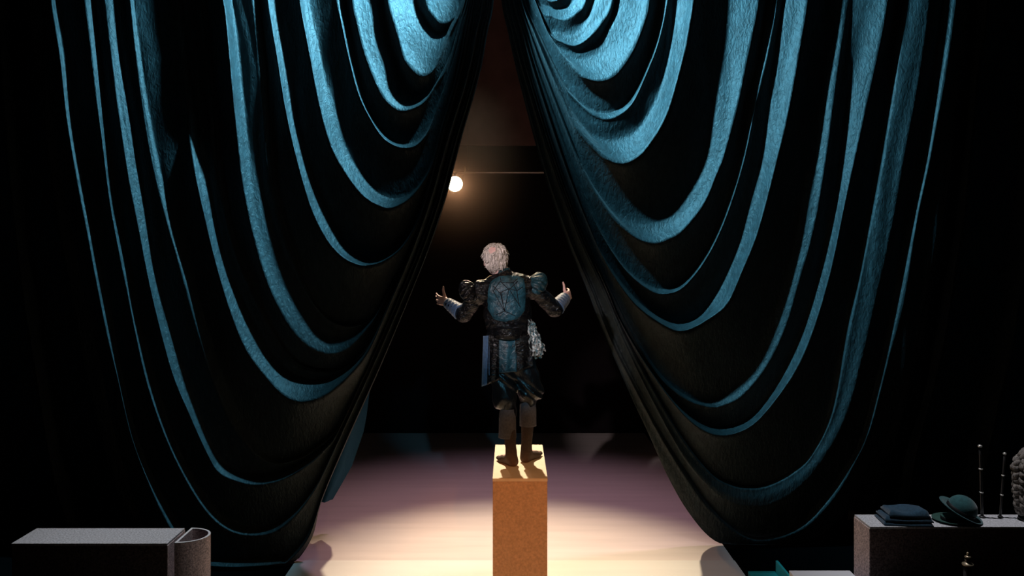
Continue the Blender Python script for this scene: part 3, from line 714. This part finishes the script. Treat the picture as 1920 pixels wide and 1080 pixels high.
# joints, in metres
hd = P(929, 487, 6.36); nk0 = P(943, 514, 6.36); nk1 = P(948, 534, 6.34)
shL, shR = P(902, 544, 6.35), P(998, 537, 6.35)
elL, elR = P(870, 590, 6.44), P(1040, 580, 6.42)
wrL, wrR = P(838, 567, 6.60), P(1060, 558, 6.60)
hipL, hipR = P(935, 672, 6.36), P(977, 672, 6.38)
knL, knR = P(951, 752, 6.33), P(993, 745, 6.40)
anL, anR = Vector((-.006, 6.275, 1.275)), Vector((.115, 6.395, 1.275))
toeL, toeR = Vector((-.100, 6.425, 1.222)), Vector((.225, 6.565, 1.222))
heL, heR = Vector((.010, 6.262, 1.232)), Vector((.105, 6.375, 1.232))
# head, tilted and turned to its left
yaw = R(10); Hm = Matrix.Rotation(R(-5), 3, 'Y') @ Matrix.Rotation(R(6), 3, 'X') @ Matrix.Rotation(yaw, 3, 'Z')
def hp_(x, y, z): return Vector(hd) + Hm @ Vector((x, y, z))
B0.ell(hp_(0, -.010, .030), (.083, .100, .092), Hm, .0)
B0.ell(hp_(0, .030, -.035), (.068, .075, .085), Hm, .03)
B0.ell(hp_(0, .060, -.098), (.040, .035, .028), Hm, .03)
B0.cone(hp_(0, .098, .005), hp_(0, .118, -.035), .009, .016, .015)
for s in (-1, 1):
    B0.ell(hp_(s * .033, .100, .008), (.017, .010, .010), Hm, .008, 'cut')
    B0.ell(hp_(s * .033, .092, .008), (.013, .012, .010), Hm, .003)
    B0.ell(hp_(s * .038, .075, -.030), (.026, .022, .018), Hm, .015)
    B0.ell(hp_(s * .086, .004, -.010), (.011, .022, .034), Hm @ Matrix.Rotation(s * R(30), 3, 'Z'), .008)
    B0.ell(hp_(s * .096, .000, -.008), (.006, .010, .018), Hm, .004, 'cut')
B0.cone(hp_(-.020, .100, -.063), hp_(.020, .100, -.063), .006, .006, .006)
B0.cone(hp_(-.022, .106, -.068), hp_(.022, .106, -.068), .003, .003, .003, op='cut')
B0.cone(hp_(0, -.02, -.05), nk0, .060, .058, .03); B0.cone(nk0, nk1, .058, .070, .03)
# trunk and limbs under the clothes
B0.cone(P(950, 560, 6.35), P(953, 620, 6.36), .165, .140, .05, .68)
B0.cone(P(953, 620, 6.36), P(955, 662, 6.37), .140, .150, .05, .7)
for sh, el, wr in ((shL, elL, wrL), (shR, elR, wrR)):
    B0.cone(P(950, 548, 6.35), sh, .075, .06, .04); B0.cone(sh, el, .050, .040, .03); B0.cone(el, wr, .040, .026, .02)
for hi_, kn, an, he, to in ((hipL, knL, anL, heL, toeL), (hipR, knR, anR, heR, toeR)):
    B0.cone(hi_, kn, .078, .046, .03); mid = Vector(kn).lerp(an, .35)
    B0.cone(kn, mid, .044, .040, .01); B0.cone(mid, an, .040, .028, .01)
    B0.cone(an, he, .030, .028, .02); B0.cone(an + Vector((0, .0, -.01)), to, .030, .018, .02)
# hands: palm, four fingers, thumb
def hand(wr, f, up, side, curl):
    """f: direction of the fingers, up: towards the thumb, side: palm normal"""
    f = Vector(f).normalized(); up = Vector(up); up = (up - f * up.dot(f)).normalized(); pn = Vector(side); pn = (pn - f * pn.dot(f) - up * pn.dot(up)).normalized()
    W = Vector(wr)
    for u0, u1 in ((-.018, -.030), (-.006, -.010), (.008, .010), (.018, .026)):
        B0.cone(W + up * u0, W + f * .082 + up * u1, .017, .012, .010)
    for i, (u, L) in enumerate(((.028, .068), (.010, .078), (-.010, .072), (-.029, .056))):
        b = W + f * .082 + up * u; a1 = curl * (1 + .12 * i); d = f
        spread = up * ((1.5 - i) * .10)
        for sgm, rr in ((.44, (.0098, .0090)), (.32, (.0090, .0082)), (.24, (.0082, .0070))):
            d = (d * math.cos(a1) + pn * math.sin(a1) + spread).normalized(); e = b + d * (L * sgm)
            B0.cone(b, e, rr[0], rr[1], .0025); b = e
    b = W + f * .022 + up * .022 + pn * .006; e = b + (up * .8 + f * .55 + pn * .25).normalized() * .044
    B0.cone(b, e, .016, .0118, .010); e2 = e + (up * .93 + f * .30 - pn * .02).normalized() * .034; B0.cone(e, e2, .0115, .0100, .004)
    e3 = e2 + (up * .97 - f * .10).normalized() * .026; B0.cone(e2, e3, .0100, .0078, .003)
hand(wrL + Vector((-.004, .008, .004)), (-.72, .60, .12), (-.18, .0, 1), (.55, .75, .1), .20)
hand(wrR + Vector((.002, .006, .002)), (.45, .78, .22), (-.22, -.05, 1), (-.8, .5, .1), .42)
v, f = B0.mesh()
bd = from_np('body', v, f, M_skin, pr)

# hair: a shell over the head, thin at the crown
Hh = Field(np.array(hd) - .17, np.array(hd) + .17, .0045)
Hh.ell(hp_(0, -.012, .028), (.092, .105, .099), Hm, 0)
Hh.ell(hp_(0, -.040, -.030), (.080, .066, .060), Hm, .03)
X, Y, Z = Hh.coords()
th = np.arctan2(X - hd.x, -(Y - hd.y) + .0 * Z)
Hh.f += (.0045 * np.sin(th * 17 + 40 * X + 30 * (Z - hd.z)) + .0022 * np.sin(th * 41 - 55 * (Z - hd.z)) + .002 * np.sin(60 * X + 70 * Z)).astype(np.float32)
Hh.ell(hp_(-.030, -.078, .090), (.028, .040, .024), Hm @ Matrix.Rotation(R(-20), 3, 'Y'), .016, 'cut')
Hh.ell(hp_(0, .105, -.035), (.110, .080, .125), Hm, .012, 'cut')
for s in (-1, 1): Hh.ell(hp_(s * .100, .006, -.020), (.034, .044, .050), Hm, .008, 'cut')
v, f = Hh.mesh()
tv, tf = [], []
ctr = np.array(hp_(0, -.01, .02))
for k in rng.choice(len(f), 420):
    p = v[f[k]].mean(0); nrm = p - ctr; nrm /= np.linalg.norm(nrm)
    tg = np.array([nrm[0] * .35, -.15, -1.]) + rng.normal(0, .38, 3); tg -= nrm * (tg @ nrm); tg /= np.linalg.norm(tg); sd_ = np.cross(nrm, tg)
    L_ = rng.uniform(.022, .045); base = len(v) + len(tv)
    for i, (t, r_) in enumerate(((0, .0042), (.4, .0038), (.75, .0026), (1, .0004))):
        c_ = p + tg * L_ * t + nrm * (.002 + .010 * t * rng.uniform(.2, 1.2) - .004 * t * t)
        for a_ in range(4): tv.append(c_ + sd_ * r_ * math.cos(a_ * math.pi / 2) + nrm * r_ * .7 * math.sin(a_ * math.pi / 2))
        if i: tf += [(base + (i - 1) * 4 + a_, base + (i - 1) * 4 + (a_ + 1) % 4, base + i * 4 + (a_ + 1) % 4, base + i * 4 + a_) for a_ in range(4)]
v = np.vstack([v, tv]); f = np.vstack([f, tf])
from_np('hair', v, f, M_hair, pr)['label'] = 'short white hair thinning at the crown'

# jacket
J = Field((-.62, 6.05, 1.86), (.56, 6.85, 2.80), .0062)
J.cone(P(949, 552, 6.35), P(952, 588, 6.35), .178, .178, .03, .66)
J.cone(P(952, 588, 6.35), P(953, 630, 6.36), .178, .172, .05, .68)
J.cone(P(925, 540, 6.35), P(975, 534, 6.35), .085, .085, .05)
for sh, el, wr, sg in ((shL, elL, wrL, -1), (shR, elR, wrR, 1)):
    sh = Vector(sh); el = Vector(el); wr = Vector(wr)
    J.cone(P(950, 545, 6.35), sh, .088, .075, .05); J.cone(sh, el, .070, .060, .03)
    J.cone(el, el.lerp(wr, .78), .062, .046, .02)
J.cone(nk1 + Vector((0, 0, -.02)), P(943, 514, 6.355), .085, .068, .03)
X, Y, Z = J.coords()
wz = np.exp(-((Z - 2.27) / .09) ** 2) * np.exp(-(X / .22) ** 2)
J.f += (.006 * wz * np.sin(75 * Z + 16 * X + 3 * np.sin(14 * X)) + .0032 * np.sin(46 * X + 31 * Z + 20 * Y + 3 * np.sin(23 * Z)) * (np.abs(X + .0) > .17)).astype(np.float32)
# open neck so the collar stands
J.cone(P(943, 516, 6.36), P(940, 495, 6.362), .057, .064, .004, op='cut')
v, f = J.mesh(); jk = from_np('jacket', v, f, M_leather, pr)
bv = BVHTree.FromPolygons([Vector(p) for p in v], [tuple(q) for q in f])
def onto(px, py, off=.004, d=5.6):
    o = Vector((0, 0, CZ)); t = P(px, py, 6.3); dr = (t - o).normalized()
    h = bv.ray_cast(o + dr * 5.2, dr)
    return (h[0] + Vector((0, -off, 0))) if h[0] else t
# teal satin panel down the back
pan = [(919, 527), (936, 517), (965, 515), (983, 521), (986, 545), (985, 582), (972, 598), (948, 604), (926, 600), (914, 580), (914, 548)]
def inside(x, y, poly):
    c = False
    for (x0, y0), (x1, y1) in zip(poly, poly[1:] + poly[:1]):
        if (y0 > y) != (y1 > y) and x < (x1 - x0) * (y - y0) / (y1 - y0) + x0: c = not c
    return c
vv = []; ff = []; n = 40; cen = (948, 558)
ps = np.array(pan + pan[:1], float); L = np.concatenate([[0], np.cumsum(np.linalg.norm(np.diff(ps, axis=0), axis=1))])
loop = np.stack([np.interp(np.linspace(0, L[-1], n, endpoint=False), L, ps[:, k]) for k in (0, 1)], 1)
M_ = 14
vv.append(onto(*cen, .006))
for r_ in range(1, M_ + 1):
    for p in loop:
        q = np.array(cen) + (p - np.array(cen)) * r_ / M_
        vv.append(onto(q[0], q[1], .006 if r_ < M_ else -.001))
tri = [(0, 1 + i, 1 + (i + 1) % n) for i in range(n)]
me = bpy.data.meshes.new('back_panel')
quads = [(1 + (r_ - 1) * n + i, 1 + r_ * n + i, 1 + r_ * n + (i + 1) % n, 1 + (r_ - 1) * n + (i + 1) % n) for r_ in range(1, M_) for i in range(n)]
me.from_pydata(vv, [], tri + quads); o = link('back_panel', me, M_satin, jk); o['label'] = 'teal satin panel set in the jacket back'
lines = [[(938, 527), (954, 543), (971, 527)], [(925, 536), (937, 549), (954, 541), (969, 545), (980, 538)], [(954, 541), (946, 583), (925, 545)], [(954, 541), (976, 576)],
         [(946, 583), (938, 549)], [(969, 545), (973, 572)], [(938, 520), (940, 530), (962, 530), (970, 522)], [(925, 545), (938, 527)], [(940, 548), (943, 570)], [(962, 530), (969, 545)], [(946, 583), (966, 592)], [(946, 583), (930, 590)]]
bm = bmesh.new()
for ln in lines:
    pts = []
    for (a, b), (c_, d_) in zip(ln, ln[1:]):
        for t in np.linspace(0, 1, 7): pts.append(onto(a + (c_ - a) * t, b + (d_ - b) * t, .0075))
    tube(bm, pts, .0030, 6)
from_bm('applied_cord', bm, M_cord, jk, True)['label'] = 'black angular cord lines on the back panel'

def puff(c, rx, ry, rz, rot, m, par, name='puff_sleeve', ribs=11, seed=0):
    bm = bmesh.new(); n = 66; prof = []
    for i in range(25):
        a = -math.pi / 2 + math.pi * i / 24; prof.append((math.cos(a), math.sin(a)))
    rings = []
    for k, (r_, z) in enumerate(prof):
        ring = []
        for j in range(n):
            t = 2 * math.pi * j / n
            g = 1 + .15 * (1 - abs(z) ** 3) * (abs(math.sin(t * ribs / 2 + .5 * math.sin(3 * z + seed))) * 2 - 1)
            p = Matrix(rot) @ Vector((rx * r_ * g * math.cos(t), ry * r_ * g * math.sin(t), rz * z * (1 + .03 * math.sin(5 * t + seed))))
            ring.append(bm.verts.new(Vector(c) + p))
        rings.append(ring)
    for a, b in zip(rings, rings[1:]):
        for j in range(n): bm.faces.new((a[j], a[(j + 1) % n], b[(j + 1) % n], b[j]))
    return from_bm(name, bm, m, par, True)
def orient(z): return Vector(z).normalized().to_track_quat('Z', 'Y').to_matrix()
puff(P(879, 547, 6.33), .088, .088, .072, orient((-.75, .25, -.45)), M_leather, jk, seed=1)
puff(P(1008, 532, 6.33), .086, .086, .074, orient((.80, .25, -.40)), M_satin, jk, seed=2)['label'] = 'teal satin puffed sleeve head'
# cuffs: flared sleeve ends
def sleeve(a, b, r0, r1, r2, m, name, par):
    a = Vector(a); b = Vector(b); q = orient(b - a); Lg = (b - a).length; bm = bmesh.new()
    prof = []
    for i in range(16):
        t = i / 15; prof.append((r0 + (r1 - r0) * t + .0035 * math.sin(t * 28), Lg * t))
    prof += [(r1 - .004, Lg + .002), (r2, Lg * .96)]
    lathe(bm, prof, a, 30, 1, 1, q); return from_bm(name, bm, m, par, True)
sleeve(elL.lerp(wrL, .18) , elL.lerp(wrL, .95), .066, .044, .030, M_cuff, 'cuff', jk)['label'] = 'blue velvet cuff'
sleeve(elR.lerp(wrR, .10), elR.lerp(wrR, .95), .068, .050, .030, M_cuff, 'cuff', jk)['label'] = 'blue velvet cuff'
# standing collar
bm = bmesh.new(); q = orient(P(940, 505, 6.36) - P(947, 530, 6.35))
lathe(bm, [(.080, -.012), (.072, .02), (.066, .05), (.068, .084), (.062, .084), (.062, .02), (.062, -.01)], P(945, 525, 6.35), 36, 1, 1, q)
from_bm('collar', bm, M_satin, jk, True)['label'] = 'teal standing collar'

# belt / sash
bm = bmesh.new(); q = orient((.012, 0, 1))
lathe(bm, [(.168, -.045), (.182, -.038), (.185, .0), (.182, .034), (.168, .042)], P(952, 622, 6.36), 48, 1.0, .72, q); from_bm('sash', bm, M_leather, pr, True)

# coat skirt: overlapping hanging panels
def panel(pts_top, pts_bot, d0, d1, m, name, label=None, wav=.012, nu=16, nv=18, th=.006):
    v = []; f = []
    for side_ in (0, 1):
        for j in range(nv + 1):
            t = j / nv
            for i in range(nu + 1):
                u = i / nu
                a = np.array(pts_top[0]) + (np.array(pts_top[1]) - np.array(pts_top[0])) * u
                b = np.array(pts_bot[0]) + (np.array(pts_bot[1]) - np.array(pts_bot[0])) * u
                q = a + (b - a) * t
                dd = d0(u) + (d1(u) - d0(u)) * t + wav * t * math.sin(u * 9 + t * 2) + side_ * th
                v.append(P(q[0], q[1], dd))
    N = (nu + 1) * (nv + 1); ix = lambda i, j, s: s * N + j * (nu + 1) + i
    for j in range(nv):
        for i in range(nu):
            f.append((ix(i, j, 0), ix(i, j + 1, 0), ix(i + 1, j + 1, 0), ix(i + 1, j, 0))); f.append((ix(i, j, 1), ix(i + 1, j, 1), ix(i + 1, j + 1, 1), ix(i, j + 1, 1)))
    for j in range(nv): f.append((ix(0, j, 0), ix(0, j, 1), ix(0, j + 1, 1), ix(0, j + 1, 0))); f.append((ix(nu, j, 1), ix(nu, j, 0), ix(nu, j + 1, 0), ix(nu, j + 1, 1)))
    for i in range(nu): f.append((ix(i, nv, 0), ix(i, nv, 1), ix(i + 1, nv, 1), ix(i + 1, nv, 0))); f.append((ix(i, 0, 1), ix(i, 0, 0), ix(i + 1, 0, 0), ix(i + 1, 0, 1)))
    o = from_np(name, v, f, m, pr)
    if label: o['label'] = label
    return o
bk = lambda u: 6.225 + .10 * (2 * u - 1) ** 2
panel(((916, 628), (936, 630)), ((913, 722), (936, 712)), lambda u: 6.27 - .035 * u, lambda u: 6.28 - .06 * u, M_leather, 'coat_panel')
panel(((934, 630), (968, 630)), ((934, 700), (969, 697)), lambda u: 6.232 + .01 * abs(2 * u - 1), lambda u: 6.208 + .012 * abs(2 * u - 1), M_satin, 'coat_panel', 'teal satin centre back coat panel', .006)
panel(((966, 630), (996, 628)), ((967, 698), (1000, 686)), lambda u: 6.232 + .05 * u * u, lambda u: 6.215 + .06 * u, M_leather, 'coat_panel')
panel(((906, 630), (917, 629)), ((903, 725), (918, 720)), lambda u: 6.34 - .07 * u, lambda u: 6.33 - .06 * u, M_cuff, 'coat_panel', 'blue left edge panel of the coat skirt', .006, 8)
panel(((906, 630), (936, 630)), ((904, 720), (940, 715)), lambda u: 6.36, lambda u: 6.37 , M_leather, 'coat_panel', None, .02)
panel(((990, 628), (1000, 630)), ((992, 690), (1006, 684)), lambda u: 6.28 + .12 * u, lambda u: 6.27 + .12 * u, M_leather, 'coat_panel', None, .01, 8)
panel(((940, 628), (996, 628)), ((938, 705), (1000, 690)), lambda u: 6.49 - .08 * (2 * u - 1) ** 2, lambda u: 6.51 - .08 * (2 * u - 1) ** 2, M_leather, 'coat_panel')
# silver lace hanging at the right hip: crumpled strips
for k, (dx, dd0, ln) in enumerate(((0, 0, 0), (5, .035, -8), (-3, .07, 4))):
    v = []; f = []; nu, nv = 22, 44
    for j in range(nv + 1):
        t = j / nv
        for i in range(nu + 1):
            u = i / nu
            px = 989 + dx + 5 * t + u * (9 + 17 * t) + 1.5 * math.sin(t * 17 + k) + .9 * math.sin(u * 23 + t * 31)
            py = 598 + 10 * u + t * (72 + ln - 14 * u) + 1.6 * math.sin(u * 19 + k * 2)
            v.append(P(px, py, 6.262 + dd0 + .07 * u + .020 * math.sin(u * 16 + t * 7 + k) * (.3 + t) + .013 * math.sin(u * 29 - t * 37)))
    for j in range(nv):
        for i in range(nu): q_ = j * (nu + 1) + i; f.append((q_, q_ + nu + 1, q_ + nu + 2, q_ + 1))
    from_np('lace_trim', v, f, M_lace, pr)['label'] = 'crumpled silver lace at the right hip'

# breeches
Bq = Field((-.24, 6.1, 1.50), (.33, 6.65, 2.25), .006)
Bq.cone(P(953, 632, 6.36), P(955, 668, 6.37), .160, .172, .05, .72)
for hi_, kn, sg, bw in ((hipL, P(948, 742, 6.33), -1, .092), (hipR, P(993, 728, 6.40), 1, .100)):
    Bq.cone(hi_, kn, .108, bw, .035); 
Bq.ell(P(945, 752, 6.33), (.096, .09, .078), None, .03); Bq.ell(P(994, 735, 6.40), (.108, .096, .084), None, .03)
Bq.cone(P(951, 752, 6.33), P(953, 776, 6.33), .075, .060, .02); Bq.cone(P(990, 740, 6.40), P(990, 762, 6.40), .075, .060, .02)
X, Y, Z = Bq.coords()
Bq.f += (.0055 * np.sin(38 * X + 24 * Z + 4 * np.sin(17 * Z + 9 * X)) + .004 * np.sin(70 * X - 30 * Z) * np.exp(-((Z - 1.66) / .09) ** 2)).astype(np.float32)
v, f = Bq.mesh(); from_np('breeches', v, f, M_breech, pr)

# gaiters and stockings
def limb_tube(pts, rad, name, m, label=None, ys=1.0, n=28, lip=True):
    bm = bmesh.new(); rings = []
    for p, r_ in zip(pts, rad):
        rings.append([bm.verts.new(Vector(p) + Vector((r_ * math.cos(2 * math.pi * j / n), r_ * ys * math.sin(2 * math.pi * j / n), 0))) for j in range(n)])
    for a, b in zip(rings, rings[1:]):
        for j in range(n): bm.faces.new((a[j], a[(j + 1) % n], b[(j + 1) % n], b[j]))
    o = from_bm(name, bm, m, pr, True)
    if label: o['label'] = label
    return o
gl = [P(951.5, y, 6.315) for y in (766, 778, 792, 806, 817, 820, 820, 815)]; gr = [P(990, y, 6.395) for y in (748, 758, 772, 786, 795, 798, 798, 793)]
limb_tube(gl, (.058, .066, .067, .068, .071, .0715, .066, .060), 'gaiter', M_gaiter)
limb_tube(gr, (.056, .064, .066, .066, .067, .0675, .062, .056), 'gaiter', M_gaiter)
St = Field((-.2, 6.15, 1.196), (.33, 6.7, 1.60), .005)
for kn, an, he, to, tp_ in ((P(954, 800, 6.31), anL, heL, toeL, P(954, 800, 6.31)), (P(990, 780, 6.40), anR, heR, toeR, P(990, 780, 6.40))):
    an = Vector(an); he = Vector(he); to = Vector(to)
    a2 = an + Vector((0, 0, .03))
    St.cone(kn, a2, .054, .040, .02); St.cone(a2, an, .040, .038, .02)
    St.cone(an, he, .038, .034, .02); ball = he.lerp(to, .68) + Vector((0, 0, -.004))
    St.cone(an + Vector((0, 0, -.018)), ball, .036, .030, .03); St.cone(he, ball, .032, .028, .03)
    sd = (to - he).cross(Vector((0, 0, 1))).normalized()
    St.cone(ball + sd * .018, to + sd * .012, .024, .016, .02); St.cone(ball - sd * .018, to - sd * .014, .024, .016, .02)
X, Y, Z = St.coords()
St.f = np.maximum(St.f, (1.2015 - Z).astype(np.float32) + 0 * St.f)
v, f = St.mesh(); 
left = v[:, 0] < .058
for sel in (left, ~left):
    fi = f[sel[f].all(1)]; u, inv = np.unique(fi, return_inverse=True)
    from_np('stocking', v[u], inv.reshape(fi.shape), M_sock, pr)
